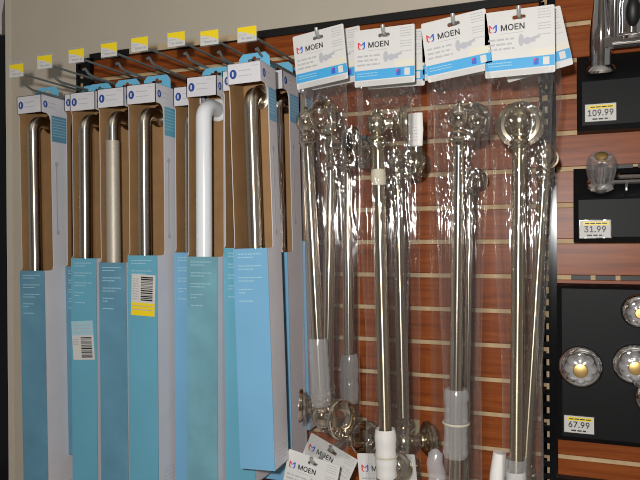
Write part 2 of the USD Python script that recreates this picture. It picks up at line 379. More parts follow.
# ------------------------------------------------------------------ cartons with grab bars
HEAD, CUT = 0.042, 0.385
def carton(u, v, ub, recess, teal, label, bar_label, W=0.077, DP=0.084, L=0.90, yaw=0.0, bar='steel', rbar=0.0142, sticker=None, cut=CUT, barx=0.0, sleeve=False, head=HEAD, vb=480, bardy=0.0):
    """u, v: pixel of the middle of the front top edge; ub: the front's middle at pixel row vb"""
    Y = -0.288 + recess
    top, bot = at(u, v, Y), at(ub, vb, Y)
    m = frame(top, x=[math.cos(yaw), math.sin(yaw), 0], z=top - bot)
    t = thing('grab_bar_carton', label, 'box', mtx=m)
    h = W / 2; T = 0.0012; nd = 0.030    # nd: how deep the window wraps round the sides
    side = Polygon([(0, 0), (DP, 0), (DP, -L), (0, -L), (0, -cut), (nd - 0.008, -cut), (nd - 0.002, -cut + 0.003), (nd, -cut + 0.010), (nd, -head - 0.018), (nd - 0.004, -head - 0.007), (nd - 0.012, -head - 0.001), (0, -head)])
    sidel = Polygon([(0, 0), (DP, 0), (DP, -L), (0, -L), (0, -cut), (0.006, -cut + 0.004), (0.007, -cut + 0.012), (0.007, -head - 0.010), (0.005, -head - 0.003), (0, -head)])
    obj('shell', [side_plate(sidel, -h, T), side_plate(side, h - T, T), plate(sbox(-h, -head, h, 0), T, T),
                  bx(-h, h, 0, DP, -T, 0), bx(-h, h, 0, DP, -L, -L + T), bx(-h, h, DP - T, DP, -L, 0)], 'white', t)
    fp = obj('front_panel', bx(-h, h, -0.0004, T, -L, -cut), teal, t)
    li = side.buffer(-0.0005)
    obj('liner', [side_plate(sidel, -h + T, 0.0008), side_plate(side, h - T - 0.0008, 0.0008), bx(-h + T, h - T, DP - T - 0.001, DP - T, -L + T, -T),
                  bx(-h + T, h - T, T, T + 0.0008, -L + T, -cut - 0.001), bx(-h + T, h - T, T, DP - T, -T - 0.001, -T)], 'kraft', t)
    slot = rrect(-0.014, 0.014, 0.014, 0.0205, 0.003).union(Point(0, 0.0205).buffer(0.005))
    tab = Polygon([(-h + 0.002, -0.002), (-h + 0.003, 0.022), (-h + 0.012, 0.032), (h - 0.012, 0.032), (h - 0.003, 0.022), (h - 0.002, -0.002)]).difference(slot)
    obj('hang_tab', plate(tab, DP * 0.72, 0.0012), 'tab_blue', t)
    # print on the header and on the right side
    hd = -head
    def ring(cx, cz, r): return affinity.scale(Point(0, 0).buffer(r, quad_segs=8), 0.85, 1.05).difference(rrect(-r * 0.30, -r * 0.5, r * 0.12, r * 0.55, r * 0.1)), cx, cz
    def logo(cx, cz, r):
        p, _, _ = ring(cx, cz, r); return affinity.translate(p, cx, cz)
    obj('emblem', plate(logo(-h + 0.013, hd * 0.52, 0.0088), -0.0001, 0.0004), 'navy', t)
    obj('side_emblem', side_plate(logo(0.013, hd * 0.52, 0.0080), h, 0.0004), 'navy', t)
    ln = unary_union([dashes(-h + 0.025, h - 0.022, hd * 0.40, 0.0018, 3), dashes(-h + 0.025, h - 0.020, hd * 0.66, 0.0018, 4), dashes(h - 0.022, h - 0.006, hd * 0.20, 0.001, 5)])
    ls = unary_union([dashes(0.022, 0.047, hd * 0.42, 0.0016, 6), dashes(0.022, 0.045, hd * 0.66, 0.0016, 8)])
    obj('header_print', plate(ln, -0.0001, 0.0003), 'faint_ink', t)
    obj('side_header_print', side_plate(ls, h, 0.0003), 'faint_ink', t)
    sp = obj('side_panel_print', side_plate(sbox(nd + 0.002, -0.110, DP - 0.002, hd - 0.004), h, 0.0003), teal, t)
    obj('side_text', side_plate(unary_union([dashes(nd + 0.005, DP - 0.005, hd - 0.012 - 0.007 * i, 0.0016, 20 + i) for i in range(7)]), h + 0.0003, 0.0003), 'pale_ink', sp)
    pic = unary_union([rrect(nd + 0.0135, -0.33, nd + 0.0175, -0.165, 0.0018), Point(nd + 0.0165, -0.165).buffer(0.006), Point(nd + 0.0175, -0.333).buffer(0.006)])
    obj('side_picture', side_plate(pic, h, 0.0003), 'gray_ink', t)
    obj('side_fine_print', side_plate(unary_union([dashes(nd - 0.01, DP - 0.006, -L + 0.014 + 0.008 * i, 0.0012, 40 + i) for i in range(4)]), h, 0.0002), 'gray_ink', t)
    obj('front_text', plate(unary_union([dashes(-h + 0.010, h - (0.030 if i % 2 else 0.014) - (0.020 if i > 5 else 0), -cut - 0.012 - 0.0065 * i - 0.010 * (i // 2), 0.0020, 60 + i) for i in range(9)]), -0.0004, 0.0003), 'pale_ink', fp)
    if sticker:
        sx, sz = sticker[:2]
        A, Bh = 0.031, 0.045
        sk = obj('sticker', plate(affinity.rotate(rrect(sx - A, sz - Bh, sx + A, sz + Bh, 0.001), sticker[2]), -0.0004, 0.0004), 'label', t, label='white barcode sticker')
        rb = random.Random(int(abs(sz) * 1e4)); bars = []
        ylw = sticker[3]
        z0, z1 = (sz - 0.012, sz + Bh - 0.004) if ylw else (sz - Bh + 0.005, sz + 0.006)
        z = z0
        while z < z1:
            hh = rb.choice((0.0012, 0.002, 0.003)); bars.append(sbox(sx - 0.006, z, sx + A - 0.006, z + hh)); z += hh + rb.choice((0.0014, 0.002))
        turn = lambda p: affinity.rotate(p, sticker[2], origin=(sx, sz))
        obj('barcode', plate(turn(unary_union(bars)), -0.0008, 0.0003), 'ink', sk)
        if ylw:
            obj('yellow_strip', plate(turn(sbox(sx - A, sz - Bh, sx + A, sz - 0.017)), -0.0008, 0.0003), 'yellow', sk)
            obj('fine_print', plate(turn(unary_union([dashes(sx - A + 0.002, sx + A - 0.004, sz - 0.025 - 0.008 * i, 0.002, i + 7) for i in range(2)])), -0.0011, 0.0003), 'gray_ink', sk)
        else:
            obj('blue_strip', plate(turn(sbox(sx - A, sz + 0.012, sx + A, sz + Bh)), -0.0008, 0.0003), 'pale_ink', sk)
            obj('fine_print', plate(turn(unary_union([dashes(sx - A + 0.006, sx + A - 0.006, sz + 0.018 + 0.008 * i, 0.002, i + 7) for i in range(3)])), -0.0011, 0.0003), 'gray_ink', sk)
        obj('side_code', plate(turn(unary_union([dashes(sx - A + 0.003, sx - 0.012, sz - 0.010 + 0.0055 * i, 0.0026, i) for i in range(3 if not ylw else 9)])), -0.0008, 0.0003), 'gray_ink', sk)
    # the bar inside
    if bar:
        b = thing('grab_bar', bar_label, 'grab bar', mtx=m)
        yb = 0.0175 + bardy; rb = 0.030
        zt = -head - 0.012
        path = [(barx, yb, -L + 0.06), (barx, yb, -L * 0.7), (barx, yb, -0.3), (barx, yb, -0.14)]
        rr = 0.031
        path += [(barx, yb + rr - rr * math.cos(a), zt - rr - rbar * 0.2 + rr * math.sin(a)) for a in np.linspace(0, math.pi / 2, 9)]
        path += [(barx, DP - 0.008, path[-1][2])]
        obj('tube', tube(path, rbar, 28), bar, b, smooth=40)
        fl = lathe([(0.0, 0.0), (0.0245, 0.0), (0.025, 0.003), (0.022, 0.006), (rbar, 0.0075), (rbar, 0.012)], 36, 'y')
        zf = path[-1][2]
        obj('wall_flange', moved(fl, (barx, DP - 0.0035, zf - 0.0)), bar, b, smooth=40)
        if sleeve:
            obj('protective_sleeve', tube([(barx, yb, -L + 0.07), (barx, yb, -0.35), (barx, yb, -0.115)], [rbar + 0.0012, rbar + 0.0016, rbar + 0.001], 24), 'sleeve', b, smooth=40, label='frosted protective sleeve on the bar')
    return m

carton(76.5, 93, 79, 0.100, 'teal_b', 'set-back carton glimpsed between the leftmost carton and the pale-stickered one', 'dark bronze grab bar glimpsed in the set-back carton', bar='bronze', barx=-0.016, cut=0.43)
carton(28.8, 95.5, 35.8, 0.030, 'teal_b', 'leftmost carton, dusty teal lower front, white side', 'brushed steel grab bar in the leftmost carton', cut=0.425, L=0.99, barx=-0.007)
carton(82.3, 92, 85.2, 0.020, 'teal_a', 'second carton from the left, teal with a pale blue and white barcode sticker', 'brushed steel grab bar in the carton with the pale blue barcode sticker', sticker=(-0.003, -0.575, 4, False), barx=-0.010, W=0.073, L=0.96)
carton(110.4, 88, 114.8, 0.0, 'teal_b', 'scuffed dusty teal carton without sticker, left of the yellow-stickered carton', 'steel grab bar covered by a frosted sleeve', sleeve=True, L=0.95, cut=0.39, barx=-0.010, W=0.074)
carton(140.8, 84, 144, 0.0, 'teal_a', 'carton with a yellow and white barcode sticker on its teal front', 'brushed steel grab bar in the carton with the yellow sticker', sticker=(0.002, -0.462, -2, True), barx=-0.006, cut=0.375, L=0.885)
carton(187.5, 86, 189.5, 0.050, 'teal_c', 'carton mostly hidden between the yellow-stickered carton and the white bar', 'steel grab bar barely showing just left of the white bar', barx=-0.004, W=0.074, cut=0.368)
carton(237, 69.5, 240.5, 0.024, 'teal_a', 'carton squeezed between the white-bar carton and the big sky-blue carton', None, L=0.865, cut=0.374, bar=None, W=0.071, vb=462)
carton(201.3, 76, 202.5, 0.0, 'teal_d', 'faded teal carton that holds the white bar', 'white enamelled grab bar, the only white one', bar='white_bar', rbar=0.0172, barx=-0.005, cut=0.38, W=0.074)
carton(243.8, 62.5, 257.4, -0.052, 'teal_c', 'big sky-blue carton in front, nearest the bagged bars', 'brushed steel grab bar in the big sky-blue carton', yaw=0.05, vb=465, L=0.795, W=0.0735, DP=0.072, rbar=0.0155, barx=0.004, cut=0.364, head=0.040)
carton(267, 71, 277, 0.112, 'teal_c', 'carton directly behind the big sky-blue one, showing only its right edge', 'chrome grab bar behind the big sky-blue carton, only a glint showing', bar='chrome', barx=0.012, cut=0.40)
carton(285, 76, 296, 0.200, 'teal_c', 'rearmost carton behind the big sky-blue one, a thin teal strip beside the bags', None, bar=None, L=0.82, DP=0.075)

# ------------------------------------------------------------------ bagged decorative bars
def peg_hook(x, z, label, L=HL, tip=0.016):
    t = thing('peg_hook', label, 'display hook', loc=(x, 0, z))
    obj('bracket', [bevel_box(-0.014, 0.014, -0.004, 0.0, -0.014, 0.022, 0.001), bx(-0.012, 0.012, 0.0005, 0.006, 0.003, 0.008)], 'bracket', t)
    obj('rod', tube([(0, -0.003, 0)] + [(0, y, 0) for y in np.linspace(-0.08, -L + 0.02, 5)] + [(0, -L + 0.008, 0.002), (0, -L + 0.001, 0.006), (0, -L - 0.003, 0.012), (0, -L - 0.004, tip)], 0.0036, 12), 'peg', t, smooth=40)

def header(t, W, H, k, big=True):
    """a printed header card; origin at the middle of its top edge, hanging down from z = 0.012"""
    h = W / 2; z1 = 0.014; z0 = z1 - H
    slot = rrect(-0.011, -0.0035, 0.011, 0.0035, 0.003).union(Point(0, 0.002).buffer(0.0048))
    c = obj('header_card', plate(rrect(-h, z0, h, z1, 0.003).difference(slot), 0.0008, 0.0008), 'card', t)
    y = 0.0
    s = W / 0.113
    obj('lettering', lettering('MOEN', 0.0098 * s, -0.031 * s, -0.0205, y, bold=True), 'ink', c)
    # two-coloured emblem: a red and a blue curl
    e = affinity.translate(affinity.scale(Polygon([(0, 1), (0.35, 1), (0.95, 0.35), (0.95, -0.1), (0.42, 0.45), (0.36, -0.55), (0.95, -1.0), (0.3, -1), (0, -0.5)]), 0.0068 * s, 0.0066 * s, origin=(0, 0)), -0.0500 * s, -0.0155)
    eb = affinity.translate(affinity.scale(e, -1, 1, origin=(-0.0500 * s, 0)), 0.0138 * s, 0)
    obj('emblem_half', plate(e, y, 0.0003), 'red_ink', c, label='red half of the emblem')
    obj('emblem_half', plate(eb, y, 0.0003), 'blue_ink', c, label='blue half of the emblem')
    tx = unary_union([dashes(-0.030 * s, 0.006 * s, -0.0262, 0.0009, k)] + [dashes(-0.051 * s, (-0.008 - 0.004 * (i % 2)) * s, -0.037 - 0.0082 * i, 0.0032, k + i) for i in range(3)])
    ty = unary_union([dashes(0.030 * s, 0.051 * s, 0.008 - 0.0047 * i, 0.0014, k + 9 + i) for i in range(10) if i not in (4, 8)])
    obj('fine_print', plate(tx, y, 0.0003), 'faint_ink', c); obj('column_print', plate(ty, y, 0.0003), 'faint_ink', c)
    bz = z0 + 0.030
    obj('scene_print', plate(sbox(0.020 * s, bz, h - 0.001, bz + 0.013), y, 0.0002), 'beige_ink', c)
    pic = unary_union([affinity.scale(Point(0.003 * s, -0.040).buffer(0.0082), 0.55, 1.25), sbox(0.004 * s, -0.045, 0.026 * s, -0.0395), Point(0.013 * s, -0.042).buffer(0.006), affinity.rotate(sbox(0.012 * s, -0.041, 0.033 * s, -0.0365), 14)])
    obj('product_picture', plate(pic, y - 0.0002, 0.0003), 'gray_ink', c)
    b = obj('blue_band', plate(sbox(-h + 0.0005, z0 + 0.012, h - 0.0005, z0 + 0.030), y, 0.0003), 'cyan_ink', c)
    obj('band_text', plate(unary_union([dashes(-h + 0.005, -h + 0.045, z0 + 0.0235 - 0.0048 * i, 0.0014, k + 30 + i) for i in range(2)]), y - 0.0003, 0.0002), 'pale_ink', c)
    obj('band_icon', plate(sbox(h - 0.034 * s, z0 + 0.0155, h - 0.026 * s, z0 + 0.0265), y - 0.0003, 0.0002), 'blue_ink', c)
    obj('band_icon', plate(Polygon([(h - 0.034 * s, z0 + 0.0265), (h - 0.029 * s, z0 + 0.0265), (h - 0.034 * s, z0 + 0.021)]), y - 0.0005, 0.0002), 'red_ink', c)
    obj('band_icon', plate(sbox(h - 0.019 * s, z0 + 0.0145, h - 0.009 * s, z0 + 0.0275), y - 0.0003, 0.0002), 'card', c)
    return z0

def film_mesh(z0, L, w0, w1, tf, tb, seed, xs=0.0, yb=0.0, crumple=1.0, nv=150, nu=34):
    """a flat clear bag: front and back sheets meeting at the side seams. tf, tb: half thicknesses towards the viewer and the wall"""
    s = np.linspace(-1, 1, nu); t = np.linspace(0, 1, nv)
    S, Tt = np.meshgrid(s, t)
    wig = (meshkit.fbm(np.stack([Tt * 5, np.full_like(Tt, 3.0 + seed), np.sign(S) * 4], -1), 2, seed) - 0.5)
    hw = (w0 + (w1 - w0) * np.clip(Tt * 1.6, 0, 1)) / 2 * (1 + 0.13 * wig * np.clip(Tt * 4, 0, 1))
    X = S * hw + xs * np.clip(Tt * 1.4, 0, 1); Z = z0 - Tt * L
    open_ = np.clip(Tt / 0.07, 0, 1) ** 0.7 * np.clip((1 - Tt) / 0.05, 0, 1) ** 0.6
    lens = (1 - np.abs(S) ** 2.4) ** 0.7 * open_
    bulge = 0.42 + 0.58 * np.exp(-((Tt - 0.10) / 0.11) ** 2)
    sheets = []
    for sg, th, sd in ((-1, tf, seed), (1, tb, seed + 17)):
        q = np.stack([X * 66, Z * 2.4 + 0.3 * X * 66, np.full_like(X, sd * 1.7)], -1)
        folds = 1 - np.abs(2 * meshkit.fbm(q, 2, sd) - 1)
        q2 = np.stack([X * 60 + Z * 30, Z * 34 - X * 35, np.full_like(X, sd * 2.3)], -1)
        crum = 1 - np.abs(2 * meshkit.fbm(q2, 3, sd + 5) - 1)
        amp = np.clip(1.9 - Tt * 5.2, 0.05, 1.8)
        Yy = yb + sg * (th * lens * bulge + open_ * (0.010 * (folds - 0.7) + crumple * amp * 0.010 * (crum - 0.72)) * (0.35 + 0.65 * (1 - S ** 2)))
        sheets.append(np.stack([X, Yy, Z], -1).reshape(-1, 3))
    n = nu * nv; f = []
    I = np.arange(nv - 1)[:, None] * nu + np.arange(nu - 1)[None]
    a, b, c, d = I.ravel(), (I + 1).ravel(), (I + nu + 1).ravel(), (I + nu).ravel()
    f1 = np.vstack([np.stack([a, c, b], 1), np.stack([a, d, c], 1)])
    f2 = f1[:, ::-1] + n
    return trimesh.Trimesh(np.vstack(sheets), np.vstack([f1, f2]), process=False)

def deco_bar(top, bot, label, m_bar, toward=(0, 1, 0), r=0.0118, wrap=None, toward_low=None, scale=1.0, fl=0.045, extra=None, hollow=True):
    """a bar between two ball posts, each with a stem and a round wall flange. top, bot: the ball centres"""
    top, bot = np.asarray(top, float), np.asarray(bot, float)
    zx = top - bot; L = np.linalg.norm(zx)
    tw = np.asarray(toward, float)
    m = frame(top, x=np.cross(tw, zx), z=zx)       # local +y points to the flange
    t = thing('decorative_grab_bar', label, 'grab bar', mtx=m)
    k = scale
    obj('bar', tube([(0, 0, -L + 0.03 * k), (0, 0, -L / 2), (0, 0, -0.03 * k)], r, 28), m_bar, t, smooth=40)
    ball = [(0, 0.031), (0.004, 0.0305), (0.0055, 0.028), (0.0035, 0.025), (0.007, 0.0225), (0.0125, 0.0185), (0.0175, 0.012), (0.0195, 0.004), (0.0195, -0.003), (0.0175, -0.011), (0.013, -0.0165), (0.0105, -0.019), (0.0105, -0.022), (0.0135, -0.0235), (0.0155, -0.0265), (0.0155, -0.0295), (0.0125, -0.032), (0.0145, -0.034), (0.0165, -0.0375), (0.0165, -0.041), (0.0135, -0.044), (0.0138, -0.049), (r / k, -0.0505)]
    ball = [(a * k, b * k) for a, b in ball][::-1]
    stem = [(0.0115, 0.0), (0.0115, 0.022), (0.0100, 0.025), (0.0100, 0.030), (0.0145, 0.033), (0.0155, 0.036), (0.0145, 0.039)]
    R = fl
    flange = [(0.0, 0.039), (0.016, 0.039), (R * 0.55, 0.0405), (R * 0.64, 0.044), (R * 0.78, 0.0445), (R * 0.80, 0.048), (R * 0.97, 0.0495), (R, 0.0535), (R, 0.0565), (R * 0.93, 0.0565), (R * 0.90, 0.051), (R * 0.62, 0.0475), (0.018, 0.0435), (0.0, 0.0435)]
    flip = np.diag([1.0, -1.0, -1.0, 1.0])
    for end, base in ((0, np.eye(4)), (1, None)):
        if base is None:
            base = np.diag([1.0, 1.0, -1.0, 1.0]); base[2, 3] = -L
            if toward_low is not None:
                twl = np.asarray(toward_low, float); R3 = m[:3, :3].T @ twl
                base = base @ rotm(math.atan2(-R3[0], R3[1]), [0, 0, 1])
        mk = lambda g: (g.apply_transform(base), g)[1]
        fix = (lambda g: (g.invert(), g)[1]) if end else (lambda g: g)
        obj('ball_post', fix(mk(lathe(ball, 32))), m_bar + '_cast', t, smooth=35)
        ax = rotm(-math.pi / 2, [1, 0, 0])          # lathe z -> +y
        g = lathe(stem, 24); g.apply_transform(ax)
        obj('stem', fix(mk(g)), m_bar + '_cast', t, smooth=35)
        g = lathe(flange, 44); g.apply_transform(ax)
        obj('wall_flange', fix(mk(g)), m_bar + '_cast', t, smooth=35)
    if wrap:
        for (d0, d1, rr, mm, lab) in wrap:
            n = 16
            zs = np.linspace(-d0, -d1, n)
            rn = rr * (1 + 0.06 * np.array([random.uniform(-1, 1) for _ in zs])); rn[0] *= 0.92; rn[-1] *= 0.9
            w = tube([(0.0008 * random.uniform(-1, 1), 0, z) for z in zs], rn, 22, caps=False)
            obj('paper_wrap', w, mm, t, smooth=50, label=lab)
            if lab and 'band' in lab:
                zb = -(d0 + d1) / 2
                obj('rubber_band', lathe([(rr * 1.10, zb - 0.002), (rr * 1.17, zb), (rr * 1.10, zb + 0.002)], 22), 'tape', t, smooth=True)
    if extra:
        extra(t, L)
    return t

def bag(name_label, hole, W, H, rot, seed, Lb, w0, w1, tf=0.030, tb=0.050, yaw=0.0, xs=0.0, crumple=1.0, card=True, yb=0.0):
    x = np.array([math.cos(rot) * math.cos(yaw), math.sin(yaw), math.sin(rot)])
    z = np.array([-math.sin(rot), 0, math.cos(rot)])
    t = thing('header_card_bag', name_label, 'plastic bag', mtx=frame(hole, x=x, z=z))
    z0 = header(t, W, H, seed * 13)
    # bag hangs plumb although its card is turned
    f = film_mesh(0, Lb, w0, w1, tf, tb, seed, xs=xs, crumple=crumple, yb=yb)
    c = rotm(rot * 0.9, [0, 1, 0]); f.vertices[:, 2] += z0 + 0.010
    mz = np.clip((z0 + 0.010 - f.vertices[:, 2]) / 0.12, 0, 1)
    ang = rot * mz
    px = f.vertices[:, 0]; pz = f.vertices[:, 2]
    # bring the lower film back to the world's vertical
    f.vertices[:, 0] = px - np.tan(-rot) * 0 + (pz - z0) * (-math.tan(-rot)) * mz
    obj('film', f, 'film', t, smooth=True)
    return t

def pz(u, v, Y): return at(u, v, Y)
YB = -HL          # the cards hang at the hooks' tips
# --- bag 1 (leftmost)
def hookpix(u, v, label, Y=YB, dz=0.0):
    p = at(u, v, Y); peg_hook(p[0], p[2] + dz, label, L=-Y + 0.006); return np.array([p[0], Y, p[2]])
h1 = hookpix(318, 37.5, 'gray peg hook through the card of the leftmost bag')
h2 = hookpix(384, 35, 'gray peg hook through the card of the second bag from the left')
h3 = hookpix(453.5, 24, 'gray peg hook through the card of the third bag from the left')
h4 = hookpix(519, 17, 'gray peg hook through the card of the rightmost bag')

def off(p, dy=0.0, dx=0.0, dz=0.0): return np.asarray(p) + np.array([dx, dy, dz])

# rear bags first
bag('clear bag half hidden behind the leftmost bag, card peeping out at its right', off(h1, 0.058, 0.010, 0.013), 0.113, 0.108, 0.10, 11, 0.70, 0.10, 0.085, tf=0.016, tb=0.028)
bag('clear bag half hidden behind the second bag, card edge showing to its right', off(h2, 0.058, 0.008, 0.009), 0.113, 0.108, -0.02, 12, 0.76, 0.10, 0.09, tf=0.016, tb=0.028)
bag('clear bag half hidden behind the third bag, card edge showing at its left', off(h3, 0.058, -0.014, 0.013), 0.113, 0.108, 0.02, 13, 0.80, 0.10, 0.09, tf=0.016, tb=0.028)
bag('clear bag half hidden behind the rightmost bag, its card tilted out at the right', off(h4, 0.06, 0.012, 0.006), 0.113, 0.108, 0.20, 14, 0.80, 0.070, 0.045, tf=0.016, tb=0.028, xs=-0.022)
# front bags
bag('leftmost clear bag, its tilted white and blue header card beside the blue cartons', h1, 0.110, 0.105, 0.09, 21, 0.72, 0.100, 0.095, tf=0.030, tb=0.032, yaw=-0.10)
bag('second clear bag from the left, header card hanging level', h2, 0.115, 0.106, 0.0, 22, 0.80, 0.108, 0.080, tf=0.030, tb=0.032)
bag('third clear bag from the left, header card tilted up to the right', h3, 0.115, 0.108, 0.12, 23, 0.84, 0.106, 0.068, tf=0.030, tb=0.032)
bag('rightmost clear bag, in front of the black upright, header card nearly level', h4, 0.115, 0.114, 0.005, 24, 0.84, 0.110, 0.068, tf=0.030, tb=0.032)

def B(u, v, dy): return at(u, v, YB + dy)
# bars in the front bags
deco_bar(B(306, 122, 0.018), B(322, 416, 0.018), 'polished nickel bar in the leftmost bag, flanges turned to the right', 'nickel', toward=(0.95, -0.45, 0.12), toward_low=(0.93, -0.40, 0.0), fl=0.037,
         wrap=[(0.425, 0.555, 0.0195, 'packet', 'clear hardware packet wrapped round the bar')])
deco_bar(B(377, 124, 0.018), B(386.5, 477, 0.014), 'satin nickel bar in the second bag, a beige sticker below its ball', 'satin', toward=(1.0, 0.22, 0.02), toward_low=(0.05, 1.0, 0.0), fl=0.034,
         wrap=[(0.085, 0.115, 0.0140, 'tape', 'beige paper sticker round the bar'), (0.572, 0.672, 0.0195, 'paper', 'white paper rolled round the bar with a rubber band')])
deco_bar(B(459, 118, 0.020), B(455, 520, 0.020), 'polished nickel bar in the third bag, mirror-bright ball before a dark flange', 'nickel', toward=(0.30, 0.94, 0.0), fl=0.036,
         wrap=[(0.488, 0.612, 0.0215, 'packet', 'whitish film wrapped round the bar with a rubber band')])
deco_bar(B(519.5, 120, 0.018), B(516, 524, 0.018), 'satin nickel bar in the rightmost bag, round flange seen face on behind its ball', 'satin', toward=(-0.06, 1.0, 0.0), fl=0.0430,
         wrap=[(0.590, 0.72, 0.0190, 'packet', 'cloudy film round the bar'), (0.612, 0.71, 0.0165, 'paper', 'white paper round the bar with a rubber band')])
# bars in the rear bags
deco_bar(B(331, 146, 0.075), B(327, 406, 0.075), 'nickel bar just behind the leftmost bagged bar, its lower flange turned left', 'nickel', toward=(0.9, -0.3, 0.0), toward_low=(-0.9, -0.35, 0.0), fl=0.034)
deco_bar(B(347, 150, 0.135), B(350, 432, 0.135), 'nickel bar farther back between the first and second bags', 'nickel', toward=(0.5, 0.8, 0.0), toward_low=(0.8, -0.55, -0.1), fl=0.036,
         wrap=[(0.43, 0.53, 0.0185, 'packet', 'clear hardware packet wrapped round the bar')])
deco_bar(B(397, 160, 0.100), B(404, 442, 0.100), 'satin bar in the rear bag behind the second one, ring-like flange showing at its right', 'satin', toward=(0.35, 1.0, 0.0), toward_low=(0.8, 0.6, 0.0), fl=0.036)
deco_bar(B(470, 176, 0.115), B(466, 500, 0.115), 'thin dull bar in the rear bag behind the third one', 'nickel', toward=(0.2, 1.0, 0.0), fl=0.015, r=0.0065, scale=0.75)
deco_bar(B(545, 156, 0.075), B(524, 490, 0.075), 'slanting nickel bar in the rear bag behind the rightmost one, beside the black upright', 'satin', toward=(0.1, 1.0, 0.0), fl=0.017, r=0.0095, scale=0.92)

t = thing('instruction_leaflet', 'folded white instruction leaflet tucked behind the second bag, right of its bar', 'leaflet', loc=tuple(B(415.5, 146, 0.055)))
lf = tube([(0, 0, 0), (0.0005, 0, 0.03), (0, 0, 0.062)], [0.0135, 0.0148, 0.0140], 18, caps=False); lf.vertices[:, 1] *= 0.35
obj('paper', lf, 'paper', t, smooth=40)
obj('fine_print', plate(unary_union([dashes(-0.006, 0.006, 0.010 + 0.006 * i, 0.001, i) for i in range(5)]), -0.0056, 0.0003), 'gray_ink', t)
t = thing('paper_roll', 'rolled pale paper at the foot of the rightmost bag, left of its bar', 'paper', mtx=frame(B(496, 490, 0.03), z=(0.10, 0, 1)))
obj('roll', tube([(0, 0, 0), (0, 0, 0.03), (0, 0, 0.068)], [0.0125, 0.0135, 0.0115], 18), 'paper', t, smooth=40)
t = thing('hardware_packet', 'crumpled cloudy film packet at the foot of the third bag, left of its bar', 'packet', mtx=frame(B(437, 487, 0.03), z=(-0.05, 0, 1)))
pk = tube([(0, 0, 0), (0.002, 0, 0.02), (-0.002, 0, 0.045), (0.001, 0, 0.062), (0, 0, 0.07)], [0.014, 0.017, 0.015, 0.013, 0.004], 16); obj('packet', pk, 'packet', t, smooth=True)

# --- lower row of bags: only the cards' tops are in the picture
l0 = hookpix(332, 452, 'lower peg hook through the card behind the leftmost lower card', Y=-0.20)
bag('lower white and blue card steeply tilted, behind the two lower front cards', l0, 0.113, 0.104, -0.42, 31, 0.5, 0.10, 0.09, tf=0.02, tb=0.02)
l1 = hookpix(313, 464, 'lower peg hook sticking out through the leftmost lower card', Y=-0.265)
bag('leftmost lower header card, tilted down to the right, below the first bag', l1, 0.113, 0.104, -0.20, 32, 0.5, 0.10, 0.09, tf=0.02, tb=0.02)
l2 = hookpix(386, 461, 'lower peg hook through the lower card under the second bag', Y=-0.235)
bag('lower header card half hidden behind the paper-wrapped bar of the second bag', l2, 0.118, 0.108, 0.09, 33, 0.5, 0.10, 0.09, tf=0.02, tb=0.02)

# ------------------------------------------------------------------ faucet display boards on the right bay
def display(u0, vtop, vedge, vbot, depth, label, price, tagpix, inset=0.010, u1=None, flat=False, cleat=None):
    """a black board: front face between vedge and vbot, sloping top from vedge back to the wall at vtop"""
    Y = -depth
    a = at(u0, vbot, Y); z0 = a[2]; x0 = a[0]; ze = at(u0 + 6, vedge, Y)[2]; zt = at(u0, vtop, -0.003)[2]
    x1 = XEND - 0.06
    t = thing('display_board', label, 'display board', loc=(x0, 0, z0))
    w = x1 - x0; hf = ze - z0; ht = zt - z0; b = inset
    v = []
    # back outline, rim outline, front outline (chamfered)
    back = [(0.0, -0.001, 0.0), (w, -0.001, 0.0), (w, -0.001, ht), (0.0, -0.001, ht)]
    rim = [(0.0, Y + b * 0.7, 0.0), (w, Y + b * 0.7, 0.0), (w, Y + b * 0.7, hf + b * 0.5), (0.0, Y + b * 0.7, hf + b * 0.5)]
    fr = [(b, Y, b), (w - b, Y, b), (w - b, Y, hf), (b, Y, hf)]
    hull = trimesh.convex.convex_hull(np.array(back + [(x, y, z) for x, y, z in rim] + fr))
    obj('board', hull, 'board', t)
    if cleat:
        zc_ = cleat - z0
        obj('mounting_cleat', [bx(xx, xx + 0.038, -0.003, 0.009, zc_ - 0.0045, zc_ + 0.0045) for xx in np.arange(0.028, w - 0.05, 0.0475)], 'black', t)
    if price:
        c = at(tagpix[0], tagpix[1], Y)
        cx, cz = c[0] - x0, c[2] - z0
        hw, hh = 0.0285, 0.0172
        ob = obj('label_frame', plate(sbox(cx - hw - 0.0012, cz - hh - 0.0012, cx + hw + 0.0012, cz + hh + 0.0012), Y, 0.0012), 'clear', t)
        lb = obj('price_label', plate(sbox(cx - hw, cz - hh, cx + hw, cz + hh), Y - 0.0012, 0.0006), 'label', t)
        ys = Y - 0.0018
        obj('yellow_strip', plate(sbox(cx - hw + 0.006, cz + hh - 0.0095, cx + hw - 0.003, cz + hh - 0.0025), ys, 0.0003), 'yellow', lb)
        obj('strip_print', plate(dashes(cx - hw + 0.010, cx + hw - 0.006, cz + hh - 0.0072, 0.0022, 5), ys - 0.0003, 0.0002), 'ink', lb)
        tm = lettering(price, 0.0118, 0, cz - 0.0062, ys, bold=True)
        wd = tm.bounds[1][0] - tm.bounds[0][0]; tgt = hw * (1.66 if len(price) > 5 else 1.42)
        tm.vertices[:, 0] = (tm.vertices[:, 0] - tm.bounds[0][0]) * tgt / wd + cx - tgt / 2
        obj('price_lettering', tm, 'ink', lb)
        obj('fine_print', plate(dashes(cx - 0.015, cx + 0.016, cz - hh + 0.0030, 0.0030, 9), ys, 0.0003), 'ink', lb)
    return x0, z0, t

